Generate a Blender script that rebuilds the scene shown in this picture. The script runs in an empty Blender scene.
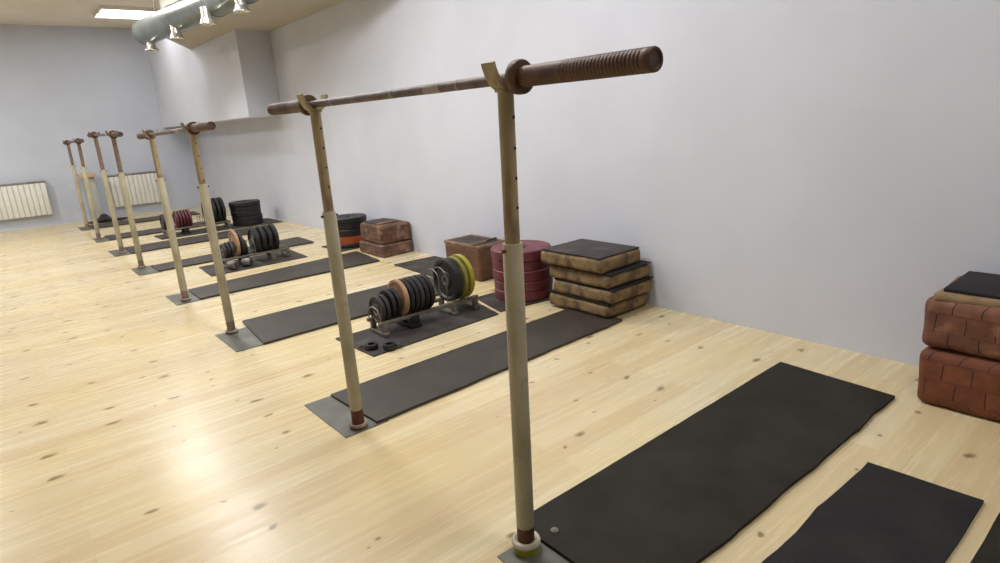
import bpy, bmesh, math, random
from mathutils import Vector, Matrix, noise
random.seed(7)
S = bpy.context.scene
COL = S.collection
# ------------------------------------------------------------------ camera
cam_d = bpy.data.cameras.new('camera'); cam = bpy.data.objects.new('camera', cam_d); COL.objects.link(cam)
cam_d.sensor_width = 36; cam_d.lens = 608.275*36/1000; cam_d.clip_start = .02; cam_d.clip_end = 100
yaw, pitch, roll, CH = math.radians(38.927), math.radians(-15.139), math.radians(-3.874), 1.4497
fwd = Vector((math.sin(yaw)*math.cos(pitch), math.cos(yaw)*math.cos(pitch), math.sin(pitch)))
rt = Vector((math.cos(yaw), -math.sin(yaw), 0)); up = rt.cross(fwd)
r2 = math.cos(roll)*rt + math.sin(roll)*up; u2 = -math.sin(roll)*rt + math.cos(roll)*up
M = Matrix((r2, u2, -fwd)).transposed().to_4x4(); M.translation = Vector((0, 0, CH)); cam.matrix_world = M
S.camera = cam
# ------------------------------------------------------------------ world, exposure
w = bpy.data.worlds.new('world'); S.world = w; w.use_nodes = True
w.node_tree.nodes['Background'].inputs[0].default_value = (.75, .8, .9, 1)
w.node_tree.nodes['Background'].inputs[1].default_value = .25
S.view_settings.view_transform = 'Standard'; S.view_settings.look = 'None'
S.view_settings.exposure = 0.02; S.view_settings.gamma = 1; S.view_settings.use_curve_mapping = False
# ------------------------------------------------------------------ ceiling lamps (positions; housings are built below)
CEIL = 3.6
LAMP_W = 50
LAMPS = [(2.4, 12.62), (1.6, 9.9), (1.6, 7.4), (1.6, 5.2), (1.7, 2.9), (1.7, .3), (-1.7, 12.0), (-1.5, 8.8), (-.9, 4.4)]  # first lamp is visible, the others are unseen and added for their light
for lx, ly in LAMPS:
    ld = bpy.data.lights.new('panel_light', 'AREA'); ld.shape = 'RECTANGLE'; ld.size = .78; ld.size_y = .74
    ld.energy = LAMP_W*(.12 if ly > 12 else .5 if ly < 1 else 2.1 if ly == 12.0 else .8 if ly == 8.8 else .3 if lx == -.9 else 1.05); ld.color = (.97, .98, 1)
    lo = bpy.data.objects.new('panel_light', ld); COL.objects.link(lo); lo.location = (lx, ly, CEIL-.075)

# ------------------------------------------------------------------ materials
def new_mat(name):
    m = bpy.data.materials.new(name); m.use_nodes = True
    return m, m.node_tree, m.node_tree.nodes['Principled BSDF']
def N(nt, t, **k):
    n = nt.nodes.new(t)
    for a, b in k.items():
        if a in n.inputs.keys(): n.inputs[a].default_value = b
        else: setattr(n, a, b)
    return n
def rgb(h): 
    v = [int(h[i:i+2], 16)/255 for i in (0, 2, 4)]
    return tuple(x/12.92 if x <= .04045 else ((x+.055)/1.055)**2.4 for x in v)+(1,)
def mottled(name, c1, c2, scale=8, rough=.6, detail=4, lo=.35, hi=.65, bump=0, bscale=60, metal=0, stretch=(1, 1, 1), spec=.5, c3=None, s3=3, lo3=.6, hi3=.7):
    m, nt, p = new_mat(name); L = nt.links
    tc = N(nt, 'ShaderNodeTexCoord'); mp = N(nt, 'ShaderNodeMapping'); mp.inputs['Scale'].default_value = stretch
    L.new(tc.outputs['Object'], mp.inputs['Vector'])
    n = N(nt, 'ShaderNodeTexNoise', Scale=scale, Detail=detail); L.new(mp.outputs[0], n.inputs['Vector'])
    cr = N(nt, 'ShaderNodeValToRGB'); cr.color_ramp.elements[0].position = lo; cr.color_ramp.elements[1].position = hi
    cr.color_ramp.elements[0].color = rgb(c1); cr.color_ramp.elements[1].color = rgb(c2)
    L.new(n.outputs['Fac'], cr.inputs[0]); out = cr.outputs[0]
    if c3:
        n3 = N(nt, 'ShaderNodeTexNoise', Scale=s3, Detail=6); L.new(mp.outputs[0], n3.inputs['Vector'])
        c_ = N(nt, 'ShaderNodeValToRGB'); c_.color_ramp.elements[0].position = lo3; c_.color_ramp.elements[1].position = hi3
        L.new(n3.outputs['Fac'], c_.inputs[0])
        mx = N(nt, 'ShaderNodeMix', data_type='RGBA'); L.new(c_.outputs[0], mx.inputs['Factor'])
        L.new(out, mx.inputs[6]); mx.inputs[7].default_value = rgb(c3); out = mx.outputs[2]
    L.new(out, p.inputs['Base Color'])
    p.inputs['Roughness'].default_value = rough; p.inputs['Metallic'].default_value = metal; p.inputs['Specular IOR Level'].default_value = spec
    if bump:
        b = N(nt, 'ShaderNodeTexNoise', Scale=bscale, Detail=3); L.new(tc.outputs['Object'], b.inputs['Vector'])
        bn = N(nt, 'ShaderNodeBump', Strength=bump, Distance=.004); L.new(b.outputs['Fac'], bn.inputs['Height']); L.new(bn.outputs[0], p.inputs['Normal'])
    return m
def brickmat(name, c1, c2, joint, bw=.13, bh=.07, rough=.75, offz=0, wear=None, vert=False):
    m, nt, p = new_mat(name); L = nt.links
    tc = N(nt, 'ShaderNodeTexCoord'); sp = N(nt, 'ShaderNodeSeparateXYZ'); L.new(tc.outputs['Object'], sp.inputs[0])
    ad = N(nt, 'ShaderNodeMath', operation='ADD'); L.new(sp.outputs[0], ad.inputs[0]); L.new(sp.outputs[1], ad.inputs[1])
    cb = N(nt, 'ShaderNodeCombineXYZ'); L.new(ad.outputs[0], cb.inputs[0])
    az = N(nt, 'ShaderNodeMath', operation='ADD'); az.inputs[1].default_value = offz; L.new(sp.outputs[2], az.inputs[0]); L.new(az.outputs[0], cb.inputs[1])
    nz = N(nt, 'ShaderNodeTexNoise', Scale=5, Detail=3); L.new(tc.outputs['Object'], nz.inputs['Vector'])
    mv = N(nt, 'ShaderNodeVectorMath', operation='MULTIPLY_ADD'); mv.inputs[1].default_value = (.02, .012, 0); L.new(nz.outputs['Color'], mv.inputs[0]); L.new(cb.outputs[0], mv.inputs[2])
    b = N(nt, 'ShaderNodeTexBrick', Scale=1); L.new(mv.outputs[0], b.inputs['Vector'])
    b.inputs['Color1'].default_value = rgb(c1); b.inputs['Color2'].default_value = rgb(c2); b.inputs['Mortar'].default_value = rgb(joint)
    b.inputs['Brick Width'].default_value = bw; b.inputs['Row Height'].default_value = bh; b.inputs['Mortar Size'].default_value = .0028; b.inputs['Mortar Smooth'].default_value = .3
    if vert:   # open joints between the bricks of a row, closed joints between the rows
        sy = N(nt, 'ShaderNodeSeparateXYZ'); L.new(mv.outputs[0], sy.inputs[0])
        q1 = N(nt, 'ShaderNodeMath', operation='DIVIDE'); q1.inputs[1].default_value = bh; L.new(sy.outputs[1], q1.inputs[0])
        q2 = N(nt, 'ShaderNodeMath', operation='FRACT'); L.new(q1.outputs[0], q2.inputs[0])
        q3 = N(nt, 'ShaderNodeMath', operation='SUBTRACT'); q3.inputs[1].default_value = .5; L.new(q2.outputs[0], q3.inputs[0])
        q4 = N(nt, 'ShaderNodeMath', operation='ABSOLUTE'); L.new(q3.outputs[0], q4.inputs[0])
        q5 = N(nt, 'ShaderNodeMapRange'); q5.inputs[1].default_value = .4; q5.inputs[2].default_value = .46; q5.inputs[3].default_value = 0; q5.inputs[4].default_value = .8; L.new(q4.outputs[0], q5.inputs[0])
        qm = N(nt, 'ShaderNodeMix', data_type='RGBA'); L.new(q5.outputs[0], qm.inputs['Factor']); L.new(b.outputs['Color'], qm.inputs[6]); qm.inputs[7].default_value = rgb(c1)
        bcol = qm.outputs[2]
    else: bcol = b.outputs['Color']
    n = N(nt, 'ShaderNodeTexNoise', Scale=14, Detail=5); L.new(tc.outputs['Object'], n.inputs['Vector'])
    mr = N(nt, 'ShaderNodeMapRange'); mr.inputs[1].default_value = .3; mr.inputs[2].default_value = .7; mr.inputs[3].default_value = .7; mr.inputs[4].default_value = 1.25; L.new(n.outputs['Fac'], mr.inputs[0])
    mx = N(nt, 'ShaderNodeVectorMath', operation='SCALE'); L.new(bcol, mx.inputs[0]); L.new(mr.outputs[0], mx.inputs['Scale'])
    out = mx.outputs[0]
    if wear:
        n2 = N(nt, 'ShaderNodeTexNoise', Scale=9, Detail=6); L.new(tc.outputs['Object'], n2.inputs['Vector'])
        g = N(nt, 'ShaderNodeValToRGB'); g.color_ramp.elements[0].position = .56; g.color_ramp.elements[1].position = .72; L.new(n2.outputs['Fac'], g.inputs[0])
        m2 = N(nt, 'ShaderNodeMix', data_type='RGBA'); L.new(g.outputs[0], m2.inputs['Factor']); L.new(out, m2.inputs[6]); m2.inputs[7].default_value = rgb(wear); out = m2.outputs[2]
    L.new(out, p.inputs['Base Color']); p.inputs['Roughness'].default_value = rough
    bn = N(nt, 'ShaderNodeBump', Strength=.5, Distance=.006); bn.invert = True; L.new(b.outputs['Fac'], bn.inputs['Height']); L.new(bn.outputs[0], p.inputs['Normal'])
    return m
def floor_mat():
    m, nt, p = new_mat('pine_floor'); L = nt.links
    tc = N(nt, 'ShaderNodeTexCoord')
    b = N(nt, 'ShaderNodeTexBrick', Scale=1, offset=.37, offset_frequency=2); L.new(tc.outputs['Object'], b.inputs['Vector'])
    b.inputs['Color1'].default_value = (0, 0, 0, 1); b.inputs['Color2'].default_value = (1, 1, 1, 1); b.inputs['Mortar'].default_value = (.5, .5, .5, 1)
    b.inputs['Brick Width'].default_value = 2.6; b.inputs['Row Height'].default_value = .112; b.inputs['Mortar Size'].default_value = .0012; b.inputs['Mortar Smooth'].default_value = .5
    cr = N(nt, 'ShaderNodeValToRGB'); e = cr.color_ramp.elements
    e[0].color = rgb('cab690'); e[1].color = rgb('d6c8a6'); k = e.new(.5); k.color = rgb('d0c09a'); L.new(b.outputs['Color'], cr.inputs[0])
    # grain, stretched along the boards (x)
    mp = N(nt, 'ShaderNodeMapping'); mp.inputs['Scale'].default_value = (.8, 14, 1); L.new(tc.outputs['Object'], mp.inputs['Vector'])
    g = N(nt, 'ShaderNodeTexNoise', Scale=2.2, Detail=6, Roughness=.6); L.new(mp.outputs[0], g.inputs['Vector'])
    gr = N(nt, 'ShaderNodeMapRange'); gr.inputs[1].default_value = .3; gr.inputs[2].default_value = .7; gr.inputs[3].default_value = .93; gr.inputs[4].default_value = 1.06; L.new(g.outputs['Fac'], gr.inputs[0])
    sc = N(nt, 'ShaderNodeVectorMath', operation='SCALE'); L.new(cr.outputs[0], sc.inputs[0]); L.new(gr.outputs[0], sc.inputs['Scale'])
    # broad yellow stains
    st = N(nt, 'ShaderNodeTexNoise', Scale=1.1, Detail=3); L.new(tc.outputs['Object'], st.inputs['Vector'])
    sr = N(nt, 'ShaderNodeValToRGB'); sr.color_ramp.elements[0].position = .45; sr.color_ramp.elements[1].position = .75; sr.color_ramp.elements[1].color = (.45, .45, .45, 1); L.new(st.outputs['Fac'], sr.inputs[0])
    m1 = N(nt, 'ShaderNodeMix', data_type='RGBA'); L.new(sr.outputs[0], m1.inputs['Factor']); L.new(sc.outputs[0], m1.inputs[6]); m1.inputs[7].default_value = rgb('d8c07c')
    # knots
    mk = N(nt, 'ShaderNodeMapping'); mk.inputs['Scale'].default_value = (3.1, 5.0, 0); L.new(tc.outputs['Object'], mk.inputs['Vector'])
    wn = N(nt, 'ShaderNodeTexNoise', Scale=9, Detail=2); L.new(tc.outputs['Object'], wn.inputs['Vector'])
    wv = N(nt, 'ShaderNodeVectorMath', operation='MULTIPLY_ADD'); wv.inputs[1].default_value = (.3, .3, 0); L.new(wn.outputs['Color'], wv.inputs[0]); L.new(mk.outputs[0], wv.inputs[2])
    v = N(nt, 'ShaderNodeTexVoronoi', Scale=1, voronoi_dimensions='2D'); L.new(wv.outputs[0], v.inputs['Vector'])
    sep = N(nt, 'ShaderNodeSeparateColor'); L.new(v.outputs['Color'], sep.inputs[0])
    pick = N(nt, 'ShaderNodeMapRange'); pick.inputs[1].default_value = .35; pick.inputs[2].default_value = 1; pick.inputs[3].default_value = .01; pick.inputs[4].default_value = .15; L.new(sep.outputs[0], pick.inputs[0])
    dv = N(nt, 'ShaderNodeMath', operation='DIVIDE'); L.new(v.outputs['Distance'], dv.inputs[0]); L.new(pick.outputs[0], dv.inputs[1])
    kr = N(nt, 'ShaderNodeValToRGB'); kr.color_ramp.elements[0].position = .35; kr.color_ramp.elements[0].color = (.85, .85, .85, 1); kr.color_ramp.elements[1].position = .95; kr.color_ramp.elements[1].color = (0, 0, 0, 1); L.new(dv.outputs[0], kr.inputs[0])
    m2 = N(nt, 'ShaderNodeMix', data_type='RGBA'); L.new(kr.outputs[0], m2.inputs['Factor']); L.new(m1.outputs[2], m2.inputs[6]); m2.inputs[7].default_value = rgb('75603c')
    # joints between boards
    jf = N(nt, 'ShaderNodeMath', operation='MULTIPLY'); jf.inputs[1].default_value = .35; L.new(b.outputs['Fac'], jf.inputs[0])
    m3 = N(nt, 'ShaderNodeMix', data_type='RGBA'); L.new(jf.outputs[0], m3.inputs['Factor']); L.new(m2.outputs[2], m3.inputs[6]); m3.inputs[7].default_value = rgb('a08a5c')
    L.new(m3.outputs[2], p.inputs['Base Color'])
    rr = N(nt, 'ShaderNodeMapRange'); rr.inputs[1].default_value = .3; rr.inputs[2].default_value = .7; rr.inputs[3].default_value = .2; rr.inputs[4].default_value = .32; p.inputs['Specular IOR Level'].default_value = .3; L.new(g.outputs['Fac'], rr.inputs[0]); L.new(rr.outputs[0], p.inputs['Roughness'])
    bn = N(nt, 'ShaderNodeBump', Strength=.12, Distance=.004); L.new(st.outputs['Fac'], bn.inputs['Height']); L.new(bn.outputs[0], p.inputs['Normal'])
    return m
def emis(name, c, s):
    m, nt, p = new_mat(name); p.inputs['Base Color'].default_value = c; p.inputs['Emission Color'].default_value = c; p.inputs['Emission Strength'].default_value = s
    return m
MT = dict(
    floor=floor_mat(),
    wall=mottled('wall_paint', 'c9ccd6', 'ced1db', 2, .62, bump=.05, bscale=120),
    wall_b=mottled('blue_grey_wall_paint', 'bbc1ce', 'c0c6d3', 2, .62, bump=.05, bscale=120),
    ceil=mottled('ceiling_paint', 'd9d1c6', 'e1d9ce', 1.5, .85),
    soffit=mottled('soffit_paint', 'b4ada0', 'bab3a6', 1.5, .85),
    rubber=mottled('black_rubber', '332f2a', '403a33', 5, .5, bump=.2, bscale=300, c3='4e4840', s3=7, lo3=.66, hi3=.78, spec=.4),
    rubber_dark=mottled('darker_rubber', '201e20', '2a2728', 5, .7, bump=.25, bscale=300, c3='3b383a', s3=14, lo3=.68, hi3=.76, spec=.22),
    rubber_brown=mottled('brownish_rubber', '23201b', '2d2922', 4, .75, bump=.25, bscale=300, c3='38312c', s3=9, lo3=.66, hi3=.8, spec=.22),
    rubber_grey=mottled('dusty_grey_rubber', '37322f', '474140', 6, .6, bump=.3, bscale=260, c3='55504a', s3=5, lo3=.55, hi3=.75, spec=.22),
    steel_plate=mottled('dull_steel', '55554e', '6c6c64', 6, .5, metal=.2),
    cream=mottled('worn_cream_paint', '989077', 'b3aa8f', 7, .5, bump=.2, bscale=70, stretch=(1, 1, .5), c3='76644a', s3=11, lo3=.6, hi3=.7),
    tan=mottled('worn_tan_paint', '8f8060', 'ad9c77', 6, .5, bump=.25, bscale=80, stretch=(1, 1, .35), c3='6a4a38', s3=9, lo3=.55, hi3=.68),
    rust=mottled('rusty_steel', '4f2d20', '6d4230', 12, .6, bump=.3, bscale=90, metal=.3),
    sleeve=mottled('brown_rusted_steel', '432f21', '5e4532', 9, .55, bump=.25, bscale=110, metal=.35),
    shaft=mottled('dark_rusty_shaft', '4a3a37', '66544f', 14, .45, bump=.3, bscale=400, metal=.4),
    rust_pale=mottled('pale_rusty_ring', '7d6658', '9d8a78', 14, .6),
    tan_far=mottled('brown_worn_paint', '6d5d50', '8a7867', 6, .55, stretch=(1, 1, .35), c3='5c4236', s3=9, lo3=.55, hi3=.68),
    chalk=mottled('chalky_steel', '857d77', '9c948c', 20, .7),
    dark_hole=mottled('dark_hole', '120f0d', '1c1815', 20, .9),
    ringw=mottled('whitish_collar', 'a89f8c', 'c4baa4', 12, .55),
    yellowp=mottled('yellow_green_paint', '8b8c1e', 'a7a82c', 14, .5, c3='55551a', s3=30),
    black_iron=mottled('black_iron', '0e0d10', '1b191c', 12, .5, bump=.2, bscale=120),
    grey_iron=mottled('dark_grey_iron', '262323', '373231', 12, .45, bump=.2, bscale=120),
    tan_plate=mottled('tan_plate', '967358', 'b08e6c', 10, .55),
    olive=mottled('olive_plate', '6e6730', '857c3a', 10, .5),
    yellow=mottled('yellow_plate', '8e8624', 'a69c30', 10, .5),
    maroon=mottled('maroon_plate', '58222a', '6c3038', 9, .45, c3='82505a', s3=6, lo3=.6, hi3=.75),
    red=mottled('red_plate', '4a1822', '622a34', 10, .45),
    orange=mottled('orange_plate', '8a3c1c', 'a04c26', 10, .5),
    metal=mottled('grey_metal', '6e6a64', '87837c', 14, .42, metal=.6),
    rack=mottled('grey_brown_rack_steel', '6a645a', '857d70', 10, .5, metal=.3),
    cork=mottled('worn_brown_board', '6d5839', '8c724c', 9, .8, bump=.7, bscale=45, c3='4a3828', s3=12, lo3=.48, hi3=.68),
    brick=brickmat('orange_brown_bricks', '6b422e', '7e5540', '281812', .115, .09, vert=True, wear='a8795a'),
    brick_low=brickmat('deep_orange_bricks', '6c3a22', '79462c', '281610', .115, .088, vert=True, offz=.03),
    brown_brick=brickmat('brown_bricks', '5c4030', '70513e', '3a271c', .11, .055, wear='9a7a64'),
    brown_box=mottled('brown_leatherette', '523624', '6a4a34', 7, .6, bump=.4, bscale=30, c3='80624c', s3=6, lo3=.6, hi3=.72),
    cream_wear=mottled('worn_cream_edge', '7c6449', '947a5a', 15, .8, bump=.6, bscale=60),
    white=mottled('white_enamel', 'd6d5cc', 'dedcd4', 8, .4),
    offwhite=mottled('pale_grey_laminate', 'a9a8a0', 'b2b1a8', 5, .6),
    brown_worn=mottled('worn_brown_edge', '6a4f3a', '8b6e52', 12, .75, bump=.5, bscale=50),
    shelf=mottled('pale_wood', 'b79c78', 'c9ae88', 6, .6, stretch=(1, 6, 6)),
    duct=mottled('duct_sheet_metal', '757b77', '8a908b', 5, .3, metal=.75),
    shiny=mottled('bright_metal', 'c9c8c2', 'dedcd6', 10, .22, metal=.8),
    glow=emis('lamp_tube_glow', (1, .97, .94, 1), 6),
    lamp_mid=mottled('lamp_louvre', 'c8c2cc', 'd2ccd4', 5, .5),
    bag=mottled('black_cloth', '1d1c1e', '2c2a2c', 8, .8),
)
# ------------------------------------------------------------------ mesh helpers
def box(bm, c, s, bev=0, seg=2, cuts=0):
    r = bmesh.ops.create_cube(bm, size=1)
    vs = r['verts']
    bmesh.ops.scale(bm, vec=s, verts=vs); bmesh.ops.translate(bm, vec=c, verts=vs)
    es = list({e for v in vs for e in v.link_edges})
    if bev: bmesh.ops.bevel(bm, geom=es, offset=bev, segments=seg, affect='EDGES', profile=.5, clamp_overlap=True)
def lathe(bm, prof, seg=32, axis='z', origin=(0, 0, 0)):
    """prof: list of (r, h); closed ring profile if first==last"""
    rings = []
    for r, h in prof:
        ring = []
        for i in range(seg):
            a = 2*math.pi*i/seg; x, y = r*math.cos(a), r*math.sin(a)
            p = (x, y, h) if axis == 'z' else ((h, x, y) if axis == 'x' else (y, h, x))
            ring.append(bm.verts.new(Vector(p)+Vector(origin)))
        rings.append(ring)
    for a, b in zip(rings[:-1], rings[1:]):
        for i in range(seg): bm.faces.new((a[i], a[(i+1) % seg], b[(i+1) % seg], b[i]))
    return rings
def closed(prof): return prof+[prof[0]]
def solid(bm, prof, seg=32, axis='z', origin=(0, 0, 0)):
    """profile from axis to axis, capped"""
    rings = lathe(bm, prof, seg, axis, origin)
    bm.faces.new(rings[0][::-1]); bm.faces.new(rings[-1])
def tube(bm, pts, r, seg=10, caps=True):
    pts = [Vector(p) for p in pts]; rings = []
    rs = r if isinstance(r, (list, tuple)) else [r]*len(pts)
    ref = None
    for i, p in enumerate(pts):
        t = (pts[min(i+1, len(pts)-1)]-pts[max(i-1, 0)]).normalized()
        if ref is None: ref = t.orthogonal().normalized()
        ref = (ref-t*ref.dot(t)).normalized(); b = t.cross(ref)
        rings.append([bm.verts.new(p+rs[i]*(math.cos(2*math.pi*k/seg)*ref+math.sin(2*math.pi*k/seg)*b)) for k in range(seg)])
    for a, b in zip(rings[:-1], rings[1:]):
        for i in range(seg): bm.faces.new((a[i], a[(i+1) % seg], b[(i+1) % seg], b[i]))
    if caps: bm.faces.new(rings[0][::-1]); bm.faces.new(rings[-1])
def ribbon(bm, pts, wid, th, axis='y'):
    """flat bar swept along pts in the xz plane, wide along y"""
    pts = [Vector(p) for p in pts]; rings = []
    for i, p in enumerate(pts):
        t = (pts[min(i+1, len(pts)-1)]-pts[max(i-1, 0)]).normalized(); n = t.cross(Vector((0, 1, 0))).normalized()
        rings.append([bm.verts.new(p+n*a*th/2+Vector((0, b*wid/2, 0))) for a, b in ((-1, -1), (1, -1), (1, 1), (-1, 1))])
    for a, b in zip(rings[:-1], rings[1:]):
        for i in range(4): bm.faces.new((a[i], a[(i+1) % 4], b[(i+1) % 4], b[i]))
    bm.faces.new(rings[0][::-1]); bm.faces.new(rings[-1])
def prism(bm, poly, z0, z1):
    a = [bm.verts.new((x, y, z0)) for x, y in poly]; b = [bm.verts.new((x, y, z1)) for x, y in poly]
    n = len(poly)
    for i in range(n): bm.faces.new((a[i], a[(i+1) % n], b[(i+1) % n], b[i]))
    bm.faces.new(a[::-1]); bm.faces.new(b)
def obj(name, bm, mat, parent=None, loc=None, smooth=35):
    bmesh.ops.recalc_face_normals(bm, faces=bm.faces)
    me = bpy.data.meshes.new(name); bm.to_mesh(me); bm.free()
    if mat: me.materials.append(MT[mat])
    for p in me.polygons: p.use_smooth = True
    if smooth is not None: me.set_sharp_from_angle(angle=math.radians(smooth))
    o = bpy.data.objects.new(name, me); COL.objects.link(o)
    if parent: o.parent = parent
    if loc is not None: o.location = loc
    return o
def tag(o, label, cat, group=None):
    o['label'] = label; o['category'] = cat
    if group: o['group'] = group
    return o
def thing(name, label, cat, loc=(0, 0, 0), rz=0, group=None):
    o = bpy.data.objects.new(name, None); COL.objects.link(o); o.empty_display_size = .1
    o.location = loc; o.rotation_euler = (0, 0, rz)
    return tag(o, label, cat, group)
def struct(name, bm, mat):
    o = obj(name, bm, mat); o['kind'] = 'structure'; return o
def B(): return bmesh.new()
def dup(root, label, loc, rot=None):
    c = root.copy(); COL.objects.link(c); c.location = loc
    if rot is not None: c.rotation_euler = rot
    c['label'] = label
    for ch in list(root.children):
        d = ch.copy(); COL.objects.link(d); d.parent = c
        for g in list(ch.children):
            e = g.copy(); COL.objects.link(e); e.parent = d
    return c

# ------------------------------------------------------------------ room shell
WX, YB, XL, YF = 3.63, 14.45, -5.2, -3.2
SOF = 2.87
b = B(); box(b, ((XL+WX)/2, (YB+YF)/2, -.1), (WX-XL+.4, YB-YF+.4, .2)); struct('floor', b, 'floor')
b = B(); box(b, ((XL+WX)/2, (YB+YF)/2, CEIL+.1), (WX-XL+.4, YB-YF+.4, .2)); struct('ceiling', b, 'ceil')
b = B(); box(b, (WX+.1, (YB+YF)/2, CEIL/2), (.2, YB-YF, CEIL)); struct('wall_right', b, 'wall')
b = B(); box(b, ((XL+WX)/2, YB+.1, CEIL/2), (WX-XL+.4, .2, CEIL)); struct('wall_back', b, 'wall_b')
b = B(); box(b, (XL-.1, (YB+YF)/2, CEIL/2), (.2, YB-YF, CEIL)); struct('wall_left', b, 'wall')
b = B(); box(b, ((XL+WX)/2, YF-.1, CEIL/2), (WX-XL+.4, .2, CEIL)); struct('wall_front', b, 'wall')
# boxed-out upper wall with a slanted near face
b = B(); prism(b, [(WX, 9.5), (3.10, 9.38), (2.99, YB), (WX, YB)], 1.68, SOF); struct('trim_1', b, 'wall')
# lowered strip of ceiling along the right wall
b = B(); prism(b, [(WX, YF), (3.35, YF), (3.35, 5.4), (2.74, 6.4), (2.72, 7.2), (2.44, 10.4), (3.05, 11.6), (WX, 11.6)], SOF, CEIL); struct('trim_2', b, 'soffit')  # unseen near part narrowed so that lamp light reaches the wall
b = B(); prism(b, [(3.051, 11.6), (2.99, YB), (WX, YB), (WX, 11.6)], SOF, CEIL); struct('trim_3', b, 'wall')

# ------------------------------------------------------------------ ceiling lamps
def make_lamp(lx, ly, label, group='rectangular ceiling lamps'):
    t = thing('ceiling_lamp', label, 'ceiling lamp', (lx, ly, CEIL), 0, group)
    b = B(); box(b, (0, 0, -.012), (.86, .86, .024)); 
    for s in (-1, 1):
        box(b, (s*.42, 0, -.035), (.02, .86, .05)); box(b, (0, s*.42, -.035), (.86, .02, .05))
    obj('housing', b, 'white', t)
    for s in (-1, 1):
        b = B(); box(b, (0, s*.24, -.04), (.8, .30, .03), .01); obj('tube_diffuser', b, 'glow', t)
    b = B(); box(b, (0, 0, -.035), (.8, .16, .022), .004); obj('louvre', b, 'lamp_mid', t)
    return t
lamp = make_lamp(*LAMPS[0], 'bright rectangular lamp on the ceiling before the back wall, beside the duct end')
for i, (lx, ly) in enumerate(LAMPS[1:]):
    dup(lamp, 'unseen rectangular ceiling lamp added for its light above the gym floor, out of the frame', (lx, ly, CEIL))

# ------------------------------------------------------------------ duct and outlets
t = thing('air_duct', 'fat round sheet metal air duct under the ceiling with a row of outlet cups', 'air duct', (2.18, 10.45, 2.95))
d0 = Vector((0, 0, 0)); d1 = Vector((.27, -2.6, 0)); dirv = (d1-d0).normalized(); DR = .168
bend = [d0+(d1-d0)*i/20 for i in range(21)] + [Vector((.32, -3.3, 0)), Vector((.33, -3.45, 0)), Vector((.335, -3.62, .01)), Vector((.335, -3.8, .07)), Vector((.335, -3.92, .18)), Vector((.335, -3.97, .32)), Vector((.335, -3.97, .648))]  # unseen elbow up into the ceiling, invented to clear the way for lamp light
b = B(); tube(b, bend, DR, 36); obj('duct_pipe', b, 'duct', t)
b = B(); tube(b, [dirv*-.12, dirv*-.09, dirv*-.045, dirv*0.0], [.09, .13, .158, DR+.002], 36); obj('end_cap', b, 'duct', t)
for q, u in [(d0+dirv*.03, dirv), (d0+dirv*1.3, dirv), (d0+dirv*2.55, dirv), (Vector((.33, -3.42, 0)), Vector((0, -1, 0)))]:
    b = B(); tube(b, [q-u*.012, q+u*.012], DR+.005, 36); obj('joint_band', b, 'duct', t)
for q in (d0+dirv*.6, d0+dirv*2.3):
    b = B(); box(b, (q.x, q.y, .4), (.012, .03, .5)); obj('hanger', b, 'metal', t)
for x, y, z in [(2.15, 10.27, 2.72), (2.21, 9.06, 2.72), (2.27, 7.87, 2.72), (2.38, 7.0, 2.72)]:
    L0 = Vector((x-2.14, y-10.45, z-2.95))
    b = B(); lathe(b, closed([(.045, .15), (.058, .15), (.058, .02), (.048, .02)]), 24, 'z', L0)
    lathe(b, closed([(.048, .03), (.062, .03), (.078, -.012), (.092, -.024), (.092, -.032), (.074, -.022), (.048, .02)]), 24, 'z', L0); o = obj('outlet', b, 'shiny', t)
    b = B(); solid(b, [(.01, .03), (.036, .01), (.042, -.012), (.012, -.02)], 20, 'z', L0); obj('centre_cone', b, 'shiny', o)

# ------------------------------------------------------------------ radiators
def radiator(x0, x1, z0, z1, label):
    t = thing('radiator', label, 'radiator', ((x0+x1)/2, YB-.004, z0), 0, 'white radiators on the back wall'); W = x1-x0; H = z1-z0
    n = round(W/.085); b = B()
    for i in range(n):
        cx = -W/2+(i+.5)*W/n
        box(b, (cx, -.1, H/2), (W/n*.95, .03, H), .008); box(b, (cx, -.07, H/2), (W/n*.3, .04, H*.94))
        box(b, (cx, -.045, H/2), (W/n*.8, .016, H*.96), .005)
    obj('ribbed_panel', b, 'white', t)
    b = B(); box(b, (0, -.068, H+.012), (W+.01, .1, .035), .004); obj('top_grille', b, 'metal', t)
    for z in (.05, H-.06):
        b = B(); tube(b, [(-W/2-.02, -.07, z), (W/2+.02, -.07, z)], .016); obj('header_pipe', b, 'white', t)
    for s in (-1, 1):
        b = B(); box(b, (s*W*.36, -.02, H*.85), (.02, .04, .05)); obj('bracket', b, 'white', t)
    return t
radiator(-.62, .79, .22, .82, 'white ribbed radiator cut by the left edge of the photo')
radiator(1.82, 2.72, .2, .8, 'white ribbed radiator on the back wall behind the third rack')

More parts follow.
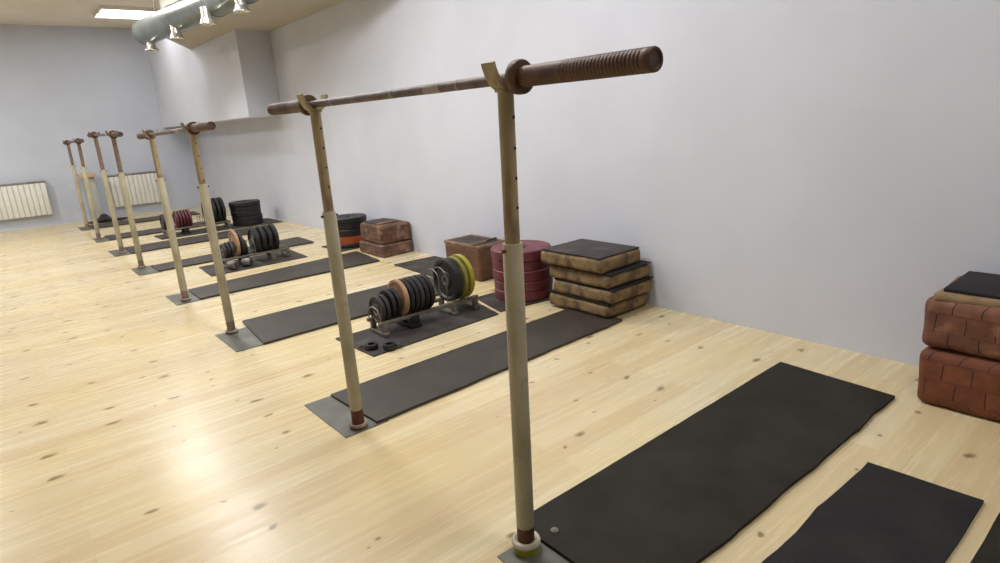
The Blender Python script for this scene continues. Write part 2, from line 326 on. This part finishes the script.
# narrow plinth and dark bundle at the back wall
t = thing('plinth', 'narrow pale plinth with a tan wooden top at the back wall, between the radiators', 'plinth', (1.45, 14.22, 0))
b = B(); box(b, (.02, 0, .42), (.16, .26, .84), .008); obj('body', b, 'offwhite', t)
b = B(); box(b, (0, -.02, .875), (.27, .34, .07), .01); obj('wooden_top', b, 'shelf', t)
t = thing('bag', 'low black bundle lying on the floor at the back wall, behind the farthest rack', 'bag', (1.58, 13.75, 0))
b = B(); bmesh.ops.create_icosphere(b, subdivisions=4, radius=1)
for v in b.verts:
    c = v.co; h = .05+.09*math.exp(-((c.x+.15)/.28)**2)
    nn = noise.noise(c*2.2)*.12
    v.co = Vector((c.x*.34*(1+nn), c.y*.16*(1+nn), max(0, (c.z*.5+.5))*h*(1+nn)*1.0))
obj('bag_body', b, 'bag', t)
b = B(); tube(b, [(-.13, 0, .09), (-.10, -.02, .14), (-.05, -.03, .155), (0, -.02, .135), (.03, 0, .08)], .009, 8); obj('strap', b, 'bag', t)

# ------------------------------------------------------------------ floor mats
def mat(poly, th, material, label, ragged=(), z=0, name='rubber_mat', cat='mat', group='rubber floor mats'):
    """poly: 4 corners; ragged: indices of the worn wavy edges"""
    cx = sum(p[0] for p in poly)/4; cy = sum(p[1] for p in poly)/4; pts = []
    for i in range(4):
        a, c = Vector(poly[i]), Vector(poly[(i+1) % 4]); L = (c-a).length; n = max(2, int(L/.06))
        nrm = Vector((c-a).orthogonal()).normalized() if False else Vector((-(c-a).y, (c-a).x)).normalized()
        for k in range(n):
            f = k/n; q = a+(c-a)*f
            amp = .006 if i in ragged else .002
            wv = noise.noise(Vector((q.x*4.1, q.y*4.1, 3.7+i)))*amp*2 + (noise.noise(Vector((q.x*13, q.y*13, i)))*amp*.7)
            if k: q = q+nrm*wv
            pts.append((q.x-cx, q.y-cy))
    b = B(); prism(b, pts, 0, th)
    return tag(obj(name, b, material, None, (cx, cy, z)), label, cat, group)
def rect(x0, x1, y0, y1): return [(x0, y0), (x1, y0), (x1, y1), (x0, y1)]
m0 = mat([(1.2, .925), (3.14, .90), (3.185, 1.487), (1.205, 1.492)], .014, 'rubber_brown', 'largest brownish black rubber mat, running from the nearest upright towards the wall', (0,), z=.005)
b = B(); lathe(b, closed([(.004, .0148), (.014, .0148), (.014, .0165), (.004, .0165)]), 24); solid(b, [(.008, .014), (.008, .019), (.004, .021)], 16)
obj('stud', b, 'rack', m0, (1.27-m0.location.x, 1.36-m0.location.y, 0))
mat([(.75, .40), (2.48, .40), (2.465, .775), (.75, .80)], .012, 'rubber_dark', 'darkest black rubber mat with a ragged left edge, lower right beside the largest mat', (2,))
mat(rect(1.2, 3.15, -.3, .345), .012, 'rubber_brown', 'brownish rubber mat cut by the lower right corner of the photo')
mat([(1.225, 2.575), (3.205, 2.625), (3.2, 3.10), (1.20, 3.055)], .014, 'rubber', 'long black mat from the second upright to under the board stack', (0,), z=.005)
mat([(1.66, 3.41), (2.74, 3.44), (2.85, 3.93), (1.64, 3.93)], .010, 'rubber_grey', 'dusty grey mat under the nearest plate rack')
mat([(2.79, 3.47), (3.36, 3.38), (3.5, 3.9), (2.89, 3.92)], .010, 'rubber_grey', 'small dark mat under the maroon plate stack')
mat([(1.235, 4.23), (3.02, 4.25), (3.02, 4.9), (1.30, 4.905)], .014, 'rubber', 'black mat running from the third upright towards the box with a stick on top', z=.005)
mat([(3.07, 4.845), (3.6, 4.845), (3.6, 5.58), (3.1, 5.61)], .010, 'rubber_grey', 'short grey mat on the floor between the two brown boxes')
mat([(1.25, 5.95), (3.09, 5.90), (3.17, 6.6), (1.26, 6.42)], .014, 'rubber', 'black mat running from the fourth upright towards the brick-patterned box', z=.005)
mat([(1.60, 6.87), (2.68, 6.9), (2.71, 7.53), (1.63, 7.5)], .010, 'rubber_grey', 'dusty grey mat under the middle plate rack')
mat([(3.07, 6.80), (3.56, 6.83), (3.56, 7.34), (3.05, 7.33)], .010, 'rubber_grey', 'small dark mat under the black and orange plate stack')
mat([(1.25, 7.69), (3.11, 7.70), (3.13, 8.29), (1.25, 8.09)], .014, 'rubber', 'black mat running from the fifth upright, behind the middle plate rack', z=.005)
mat([(1.25, 9.30), (3.05, 9.30), (3.05, 9.92), (1.25, 9.92)], .014, 'rubber', 'black mat running from the sixth upright, in front of the farthest plate rack', z=.005)
mat([(1.79, 10.2), (2.76, 10.15), (2.76, 10.72), (1.78, 10.7)], .010, 'rubber_grey', 'grey mat under the farthest plate rack')
mat([(2.79, 10.1), (3.58, 10.05), (3.58, 10.75), (2.79, 10.72)], .010, 'rubber_grey', 'dark mat under the all-black plate stack')
mat([(1.22, 10.98), (3.0, 10.98), (3.0, 11.55), (1.22, 11.55)], .014, 'rubber', 'black mat running from the seventh upright, nearer of the two farthest mats', z=.005)
mat([(1.22, 12.8), (3.0, 12.8), (3.0, 13.4), (1.22, 13.4)], .014, 'rubber', 'farthest black mat, running from the last upright near the back wall', z=.005)

# ------------------------------------------------------------------ squat racks and barbells
UPR = [  # base x, base y, top y, bar height, steel floor plate y0..y1
    (1.146, 1.373, 1.348, 1.546, .925, 1.415), (1.148, 2.620, 2.635, 1.551, 2.565, 3.065),
    (1.160, 4.704, 4.724, 1.506, 4.24, 4.75), (1.150, 6.045, 6.085, 1.492, 5.94, 6.39),
    (1.160, 8.15, 8.07, 1.535, 7.67, 8.20), (1.168, 9.52, 9.44, 1.555, 9.31, 9.9),
    (1.125, 11.36, 11.33, 1.502, 10.97, 11.5), (1.146, 12.90, 12.83, 1.497, 12.8, 13.38)]
ORD = ['nearest and tallest in the photo', 'second from the camera', 'third from the camera', 'fourth from the camera', 'fifth from the camera', 'sixth from the camera', 'seventh from the camera', 'farthest, by the back wall']
BAR_R = .0155
for i, (bx, by, ty, H, py0, py1) in enumerate(UPR):
    side = 1 if i % 2 == 0 else -1     # the sleeve side points away from the rack: -side along y
    mat(rect(1.05, 1.285, py0, py1), .005, 'steel_plate', ['grey steel floor plate under the '+s for s in ('nearest upright, with a yellow-green collar', 'second upright, its bare corner facing the camera', 'third upright from the camera', 'fourth upright from the camera', 'fifth upright from the camera', 'sixth upright from the camera', 'seventh upright from the camera', 'farthest upright')][i], name='floor_plate', cat='floor plate', group='steel floor plates')
    tx = 1.155
    t = thing('squat_stand', ['worn cream pipe upright on a yellow-green collar, nearest to the camera', 'worn cream pipe upright, second from the camera, far end of the nearest bar',
              'worn cream upright, third from the camera, near end of the second bar', 'worn cream upright, fourth from the camera, far end of the second bar',
              'worn upright, fifth from the camera, near end of the third bar', 'worn upright, sixth from the camera, far end of the third bar',
              'thin upright, seventh from the camera, near end of the farthest bar', 'farthest thin upright, nearest to the back wall'][i], 'squat stand', (bx, by, .005), 0, 'pipe uprights of the squat racks')
    d = Vector((tx-bx, ty-by, H)); t.rotation_mode = 'QUATERNION'; t.rotation_quaternion = Vector((0, 0, 1)).rotation_difference(d)
    h = d.length-.005
    step = 1.08 if i < 2 else 1.12
    b = B(); lathe(b, closed([(.0295, .095), (.0305, .1), (.0305, step-.004), (.0285, step), (.0235, step), (.0235, .095)]), 28)
    obj('lower_tube', b, 'cream', t)
    b = B(); lathe(b, closed([(.0298, .0), (.0298, .095), (.02, .095), (.02, 0)]), 28); obj('rusty_foot' if i < 2 else 'foot_sleeve', b, 'rust' if i < 2 else 'tan_far', t)
    rs, rz = (1, 0) if i == 0 else (.9, .022)
    b = B(); lathe(b, closed([(.0302, .028-rz), (.0302, .042-rz), (.038*rs, .046-rz), (.047*rs, .044-rz), (.051*rs, .036-rz), (.049*rs, .028-rz)]), 28); obj('base_ring', b, 'ringw' if i == 0 else 'rust_pale', t)
    if i == 0:
        b = B(); lathe(b, closed([(.0305, 0), (.044, 0), (.046, .012), (.046, .0275), (.0305, .0275)]), 28); obj('base_socket', b, 'yellowp', t)['label'] = 'yellow-green painted socket'
    b = B(); lathe(b, closed([(.0232, step-.15), (.0232, h-.03), (.0175, h-.03), (.0175, step-.15)]), 24); obj('upper_tube', b, 'tan' if i < 4 else 'tan_far', t)
    for k, z in enumerate([h-.10-.085*j for j in range(4) if h-.10-.085*j > step+.02]):
        b = B(); solid(b, [(.0045, -.0238), (.0045, .0238)], 12, 'y', (0.006, 0, z)); obj('pin_hole', b, 'dark_hole', t)
    b = B(); tube(b, [(-.04, 0, step-.02), (.04, 0, step-.02)], .006, 10); obj('height_pin', b, 'rust', t)
    # U-shaped bar cradle, open in x, the bar runs along y
    z0 = h; cr = [(-.058, .046), (-.055, .034), (-.047, .014), (-.034, -.008), (-.018, -.0195), (0, -.0215), (.018, -.0195), (.034, -.008), (.045, .010), (.051, .027), (.054, .04)]
    b = B(); ribbon(b, [(x, 0, z0+z) for x, z in cr], .048, .012); box(b, (0, 0, z0-.027), (.05, .04, .01), .003); obj('bar_cradle', b, 'tan' if i < 2 else 'rust' if i > 3 else 'tan_far', t)
def barbell(a, c, label):
    A = Vector((1.155, UPR[a][2], UPR[a][3]+.003)); C = Vector((1.155, UPR[c][2], UPR[c][3]+.003)); mid = (A+C)/2; u = (C-A).normalized()
    t = thing('barbell', label, 'barbell', mid, 0, 'bars resting on the racks'); t.rotation_mode = 'QUATERNION'; t.rotation_quaternion = Vector((0, 1, 0)).rotation_difference(u)
    hs = max((C-A).length/2+.035, .69)
    b = B(); solid(b, [(BAR_R*.7, -hs), (BAR_R, -hs+.004), (BAR_R, hs-.004), (BAR_R*.7, hs)], 20, 'y'); obj('shaft', b, 'shaft', t)
    for y in (-hs*.62, -hs*.05, hs*.66):
        b = B(); lathe(b, closed([(BAR_R-.003, y-.005), (BAR_R+.0008, y-.005), (BAR_R+.0008, y+.005), (BAR_R-.003, y+.005)]), 20, 'y'); obj('ring_mark', b, 'chalk', t)
    for y in (-hs*.42, ):
        b = B(); lathe(b, closed([(BAR_R-.003, y-.045), (BAR_R+.0006, y-.045), (BAR_R+.0006, y+.045), (BAR_R-.003, y+.045)]), 20, 'y'); obj('chalky_grip', b, 'chalk', t)
    for s in (-1, 1):
        e = hs+.457
        prof = [(.02, hs+.03), (.0275, hs+.032)]
        y = hs+.19
        prof += [(.0275, hs+.185)]
        if s < 0 or True:
            while y < e-.03:
                prof += [(.0278, y+.002), (.0268, y+.004), (.0268, y+.006), (.0278, y+.008)]; y += .0112
        prof += [(.0275, e-.004), (.0255, e), (.02, e), (.018, e-.006)]
        b = B(); solid(b, [(r, s*yy) for r, yy in prof], 32, 'y'); sl = obj('sleeve', b, 'sleeve', t)
        b = B(); solid(b, [(.012, s*(e-.01)), (.0185, s*(e-.006)), (.019, s*(e-.003)), (.010, s*(e-.004))], 24, 'y'); obj('end_cap', b, 'shaft', sl)
        b = B(); solid(b, [(.03, s*hs), (.043, s*(hs+.003)), (.0455, s*(hs+.007)), (.0455, s*(hs+.026)), (.043, s*(hs+.03)), (.03, s*(hs+.03))], 32, 'y'); obj('collar', b, 'sleeve', t)
    return t
barbell(0, 1, 'rusty brown barbell on the nearest rack, its ribbed sleeve pointing at the camera')
barbell(2, 3, 'rusty barbell resting on the second rack from the camera')
barbell(4, 5, 'rusty barbell resting on the third rack from the camera')
barbell(6, 7, 'rusty barbell resting on the farthest rack by the back wall')

# ------------------------------------------------------------------ weight plates
def plate(label, loc, r, th, m, group, axis='x', hub='metal', hole=.027, name='weight_plate', bumper=False, tilt=(0, 0, 0), cat='weight plate'):
    t = thing(name, label, cat, loc, 0, group); t.rotation_euler = tilt
    h = th/2
    if bumper: prof = [(hole+.022, h*.8), (r*.42, h*.8), (r*.45, h), (r-.008, h), (r, h-.008), (r, -h+.008), (r-.008, -h), (r*.45, -h), (r*.42, -h*.8), (hole+.022, -h*.8)]
    else: prof = [(hole+.014, h*.75), (r*.36, h*.75), (r*.42, h*.4), (r*.78, h*.4), (r*.84, h), (r-.004, h), (r, h-.004), (r, -h+.004), (r-.004, -h), (r*.84, -h), (r*.78, -h*.4), (r*.42, -h*.4), (r*.36, -h*.75), (hole+.014, -h*.75)]
    b = B(); lathe(b, closed(prof), 48, axis); obj('disc', b, m, t)
    b = B(); lathe(b, closed([(hole, h*.9), (hole+.016, h*.9), (hole+.016, -h*.9), (hole, -h*.9)]), 28, axis); obj('hub', b, hub, t)
    return t
def stack(cx, cy, z, spec, group, labels):
    for k, (r, th, m) in enumerate(spec):
        plate(labels[k], (cx+random.uniform(-.006, .006), cy+random.uniform(-.006, .006), z+th/2), r, th, m, group, 'z', hub='grey_iron' if m != 'maroon' else 'sleeve', bumper=True)
        z += th
names5 = ['bottom', 'second from the bottom', 'middle', 'second from the top', 'top']
stack(3.21, 3.67, .010, [(.24, .084, 'maroon'), (.243, .08, 'maroon'), (.246, .086, 'maroon'), (.24, .08, 'maroon'), (.247, .082, 'maroon')], 'maroon plates stacked by the wall',
      ['maroon bumper plate, %s of the maroon stack beside the board stack' % n for n in names5])
stack(3.33, 7.07, .010, [(.225, .045, 'black_iron'), (.228, .10, 'orange'), (.228, .08, 'black_iron'), (.232, .08, 'black_iron'), (.232, .06, 'black_iron')], 'plates stacked on the mat beside the brick-patterned box',
      ['thin black plate at the bottom of the black and orange stack', 'orange bumper plate in the black and orange stack', 'black plate directly on the orange plate', 'black plate second from the top of the black and orange stack', 'wide black plate topping the black and orange stack'])
stack(3.13, 10.4, .010, [(.235, .08, 'black_iron'), (.237, .075, 'black_iron'), (.235, .08, 'black_iron'), (.237, .08, 'black_iron'), (.243, .06, 'black_iron')], 'all-black plates stacked beyond the farthest plate rack',
      ['black bumper plate, %s of the all-black far stack' % n for n in names5])

# ------------------------------------------------------------------ plate racks with plates
RI = .07; RZ = .118
def plate_rack(x0, x1, y, z, label, rods, rodh):
    t = thing('plate_rack', label, 'plate rack', ((x0+x1)/2, y, z), 0, 'low racks of standing plates'); W = x1-x0
    for s in (-1, 1):
        b = B(); box(b, (0, s*(RI+.015), RZ-.013-.01), (W, .03, .026), .003); obj('rail', b, 'rack', t)
    for i, f in enumerate((.05, .33, .74, .97)):
        b = B(); x = -W/2+W*f; wd = .09 if i == 1 else .045
        box(b, (x, 0, .014), (wd, .22, .028), .004)
        for s in (-1, 1): box(b, (x, s*(RI+.015), .055), (wd*.8, .035, .08), .003)
        obj('foot', b, 'black_iron' if i == 1 else 'rack', t)
    for x, h in zip(rods, rodh):
        b = B(); X = x-(x0+x1)/2; pts = []
        for k in range(13):
            a = math.pi*k/12; pts.append((X, -(RI+.015)*math.cos(a), h-.07+.07*math.sin(a)))
        tube(b, [(X, -(RI+.015), RZ-.015)]+pts+[(X, RI+.015, RZ-.015)], .0042, 8); obj('divider_rod', b, 'metal', t)
    return t
def rack_plate(x, y, z, r, th, m, label, group):
    off = -.009
    zc = z+RZ+off+math.sqrt(r*r-RI*RI)
    return plate(label, (x, y, zc), r, th, m, group)
plate_rack(1.86, 2.73, 3.76, .010, 'low steel plate rack nearest to the camera, holding tan and yellow plates', (1.876, 2.385, 2.45), (.205, .375, .375))
G1 = 'plates standing in the nearest plate rack'
for x, r, th, m, l in [
    (1.905, .100, .030, 'grey_iron', 'small dark grey plate at the near left end of the nearest plate rack'),
    (1.947, .100, .028, 'grey_iron', 'small dark plate, second from the left end of the nearest plate rack'),
    (1.990, .112, .030, 'black_iron', 'small black plate, third from the left end of the nearest plate rack'),
    (2.032, .112, .028, 'black_iron', 'small black plate leaning just left of the tan plate in the nearest rack'),
    (2.082, .136, .032, 'tan_plate', 'tan plate among black ones in the nearest plate rack'),
    (2.128, .134, .032, 'black_iron', 'black plate directly right of the tan plate in the nearest rack'),
    (2.170, .134, .032, 'black_iron', 'medium black plate, second right of the tan plate in the nearest rack'),
    (2.212, .134, .032, 'grey_iron', 'medium dark plate, third right of the tan plate in the nearest rack'),
    (2.254, .134, .032, 'black_iron', 'medium black plate, fourth right of the tan plate in the nearest rack'),
    (2.298, .132, .032, 'black_iron', 'medium black plate beside the rod gap in the nearest rack'),
    (2.52, .168, .050, 'black_iron', 'large thick black plate between the rods and the olive plate'),
    (2.588, .168, .030, 'olive', 'dull olive yellow plate left of the bright yellow plate'),
    (2.642, .172, .034, 'yellow', 'bright yellow plate at the right end of the nearest plate rack')]:
    rack_plate(x, 3.76, .010, r, th, m, l, G1)
plate_rack(1.80, 2.56, 7.2, .010, 'low steel plate rack in the middle, behind the third upright', (2.13, 2.17), (.26, .26))
G2 = 'plates standing in the middle plate rack'
for x, r, th, m, l in [
    (1.845, .095, .03, 'grey_iron', 'small dark plate at the left end of the middle plate rack'),
    (1.885, .098, .028, 'black_iron', 'small black plate, second in the middle plate rack'),
    (1.925, .10, .028, 'grey_iron', 'small dark plate just left of the tan plate in the middle rack'),
    (1.98, .152, .034, 'tan_plate', 'tan plate among dark ones in the middle plate rack'),
    (2.028, .145, .034, 'black_iron', 'black plate directly right of the tan plate in the middle rack'),
    (2.075, .10, .03, 'black_iron', 'small black plate beside the rod gap in the middle rack'),
    (2.20, .154, .046, 'black_iron', 'large black plate, first right of the gap in the middle rack'),
    (2.272, .154, .046, 'black_iron', 'large black plate, second right of the gap in the middle rack'),
    (2.344, .154, .046, 'black_iron', 'large black plate, third right of the gap in the middle rack'),
    (2.416, .154, .046, 'black_iron', 'large black plate at the right end of the middle rack')]:
    rack_plate(x, 7.2, .010, r, th, m, l, G2)
plate_rack(1.86, 2.85, 10.45, .010, 'low steel plate rack farthest from the camera, holding red plates', (2.4, 2.44, 2.48), (.24, .24, .24))
G3 = 'plates standing in the farthest plate rack'
for x, r, th, m, l in [
    (1.90, .125, .04, 'black_iron', 'black plate at the left end of the farthest plate rack'),
    (2.085, .135, .030, 'red', 'leftmost dark red plate in the farthest plate rack'),
    (2.13, .135, .030, 'red', 'second dark red plate from the left in the farthest rack'),
    (2.175, .137, .030, 'red', 'third dark red plate from the left in the farthest rack'),
    (2.22, .137, .030, 'red', 'fourth dark red plate from the left in the farthest rack'),
    (2.268, .137, .032, 'maroon', 'rightmost red plate, darker than its neighbours, in the farthest rack'),
    (2.54, .19, .045, 'black_iron', 'leftmost large black plate in the farthest rack'),
    (2.62, .195, .045, 'black_iron', 'second large black plate in the farthest rack'),
    (2.69, .195, .045, 'black_iron', 'third large black plate in the farthest rack'),
    (2.76, .195, .045, 'black_iron', 'large black plate at the right end of the farthest rack')]:
    rack_plate(x, 10.45, .010, r, th, m, l, G3)
# clamp collars lying on the mats in front of the racks
def clamp(loc, rz, label, m='grey_iron'):
    t = thing('bar_collar', label, 'bar collar', loc, rz, 'collars lying on the mats before the plate racks')
    b = B(); lathe(b, closed([(.024, 0), (.042, 0), (.045, .005), (.045, .03), (.042, .035), (.024, .035)]), 28); obj('ring', b, m, t)
    b = B(); tube(b, [(.04, 0, .018), (.075, 0, .018)], .007, 10); tube(b, [(.075, -.022, .018), (.075, .022, .018)], .006, 8); obj('clamp_screw', b, m, t)
clamp((1.715, 3.535, .010), 2.4, 'dark collar on the mat at the near corner of the nearest plate rack', 'black_iron')
clamp((1.80, 3.44, .010), -.5, 'dark collar lying right of another before the nearest plate rack', 'black_iron')
# two small dumbbell-like grey weights on the middle mat
def roller(loc, rz, label):
    t = thing('small_weight', label, 'weight', loc, rz, 'grey weights lying before the middle plate rack')
    b = B(); solid(b, [(.03, -.05), (.045, -.045), (.05, -.02), (.05, .02), (.045, .045), (.03, .05)], 24, 'y', (0, 0, .05)); obj('weight_body', b, 'metal', t)
    b = B(); lathe(b, closed([(.012, -.056), (.026, -.056), (.026, .056), (.012, .056)]), 20, 'y', (0, 0, .05)); obj('hub', b, 'grey_iron', t)
roller((1.86, 6.98, .010), .5, 'round grey weight lying on the mat, left of its pair')
roller((2.02, 7.0, .010), .9, 'round grey weight lying on the mat, right of its pair')

# ------------------------------------------------------------------ soft blocks
def soft_block(bm, c, s, bev, jit=.004, seed=0, freq=5):
    r = bmesh.ops.create_cube(bm, size=1); vs = r['verts']
    bmesh.ops.scale(bm, vec=s, verts=vs)
    es = list({e for v in vs for e in v.link_edges})
    g = bmesh.ops.bevel(bm, geom=es, offset=bev, segments=4, affect='EDGES', profile=.5)
    bmesh.ops.subdivide_edges(bm, edges=[e for e in bm.edges if e.calc_length() > .08], cuts=7, use_grid_fill=True)
    for v in bm.verts:
        flat = abs(abs(v.co.z)-s[2]/2) < 1e-4
        d = Vector((noise.noise(v.co*freq+Vector((seed, 0, 0))), noise.noise(v.co*freq+Vector((0, seed+9, 0))), 0 if flat else noise.noise(v.co*freq+Vector((0, 0, seed+4)))))
        v.co += d*jit*2; v.co.z = max(-s[2]/2, min(s[2]/2, v.co.z))
    bmesh.ops.translate(bm, vec=c, verts=bm.verts)
# board stack: four rounded boards with thin rubber pads between
z = .0195
for k, (x0, x1, y0, y1, hh) in enumerate([(3.125, 3.60, 2.69, 3.29, .095), (3.135, 3.612, 2.66, 3.245, .095), (3.135, 3.615, 2.68, 3.285, .098), (3.105, 3.575, 2.73, 3.345, .10)]):
    b = B(); soft_block(b, (0, 0, hh/2), (x1-x0, y1-y0, hh), .028, .005, k*3)
    o = obj('padded_board', b, 'cork', None, ((x0+x1)/2, (y0+y1)/2, z), smooth=60)
    tag(o, ['worn brown block, bottom of the block stack by the wall', 'worn brown block, second from the bottom of the block stack', 'worn brown block, second from the top of the block stack', 'worn brown block, topmost of the stack under the dark pad'][k], 'lifting block', 'worn brown blocks stacked by the wall')
    z += hh+.002
    if k in (1, 2, 3, 0):
        th = .009 if k < 3 else .012
        px0, px1, py0, py1 = (x0+.01, x1, y0, y1-.01) if k < 3 else (x0+.012, x1-.012, y0+.02, y1-.02)
        b = B(); box(b, (0, 0, th/2), (px1-px0, py1-py0, th), .002)
        tag(obj('rubber_pad', b, 'rubber_grey' if k == 3 else 'rubber_dark', None, ((px0+px1)/2, (py0+py1)/2, z)), ['thin dark pad between the lowest two brown blocks', 'thin dark pad between the middle brown blocks', 'thin dark pad under the topmost brown block', 'square dark rubber pad on top of the brown block stack'][k], 'pad', 'thin pads in the block stack')
        z += th+.001
# brick-patterned blocks, right edge
b = B(); soft_block(b, (0, 0, .14), (.45, .74, .28), .045, .006, 2); tag(obj('lifting_block', b, 'brick_low', None, (3.385, .46, 0), smooth=60), 'deep orange brick-patterned block at the right edge, standing on the floor', 'lifting block', 'brick-patterned blocks at the right edge')
t = thing('lifting_block', 'worn brick-patterned block at the right edge, upper one under a black pad', 'lifting block', (3.38, .47, .282), 0, 'brick-patterned blocks at the right edge')
b = B(); soft_block(b, (0, 0, .122), (.42, .735, .244), .045, .006, 5); obj('block_body', b, 'brick', t, smooth=60)
b = B(); soft_block(b, (0, 0, .245), (.39, .69, .045), .02, .006, 6); obj('worn_edge', b, 'cream_wear', t, smooth=60)
b = B(); box(b, (0, 0, .008), (.385, .66, .016), .003); tag(obj('rubber_pad', b, 'rubber_dark', None, (3.41, .45, .282+.2685)), 'black rubber pad on top of the brick-patterned blocks at the right edge', 'pad')
# brown box with dark top and a stick
t = thing('box', 'brown box with a dark sunken top, between the yellow plates and the maroon stack', 'box', (3.41, 4.555, .0))
b = B(); soft_block(b, (0, 0, .158), (.35, .54, .316), .03, .006, 11); obj('box_body', b, 'brown_box', t, smooth=60)
b = B()
for s in (-1, 1):
    box(b, (s*.158, 0, .318), (.034, .55, .036), .013, 3); box(b, (0, s*.26, .318), (.345, .034, .036), .013, 3)
obj('worn_rim', b, 'brown_worn', t)
b = B(); soft_block(b, (0, 0, .318), (.30, .50, .022), .009, .003, 14); obj('dark_top', b, 'rubber_grey', t)
b = B(); box(b, (.03, -.276, .23), (.032, .012, .10), .004); obj('pale_handle', b, 'cream_wear', t)
t = thing('stick', 'thin pale stick lying across the corner of the brown box top', 'stick', (3.37, 4.38, .346))
a, c = Vector((-.17, -.03, 0)), Vector((.18, .03, 0))
b = B(); tube(b, [a, a+(c-a)*.6], .009, 10); obj('pale_end', b, 'cream_wear', t)
b = B(); tube(b, [a+(c-a)*.6, c], .009, 10); obj('dark_end', b, 'grey_iron', t)
# brick-patterned brown box
b = B(); soft_block(b, (0, 0, .07), (.41, .56, .14), .022, .008, 21); tag(obj('lifting_block', b, 'brown_brick', None, (3.41, 6.30, 0), smooth=60), 'brown brick-patterned block, wider lower one right of the black and orange stack', 'lifting block', 'brown blocks beside the black and orange stack')
t = thing('lifting_block', 'brown brick-patterned block with a dark hollow top, on the wider one', 'lifting block', (3.42, 6.31, .143), 0, 'brown blocks beside the black and orange stack')
b = B(); soft_block(b, (0, 0, .105), (.395, .53, .21), .03, .009, 25); obj('block_body', b, 'brown_brick', t, smooth=60)
b = B(); soft_block(b, (-.01, .06, .213), (.28, .34, .016), .006, .003, 27); obj('dark_top', b, 'rubber_grey', t, smooth=60)
b = B(); tube(b, [(-.16, -.12, .216), (-.02, -.14, .226), (.12, -.10, .218)], .012, 10); obj('worn_fold', b, 'cream_wear', t)
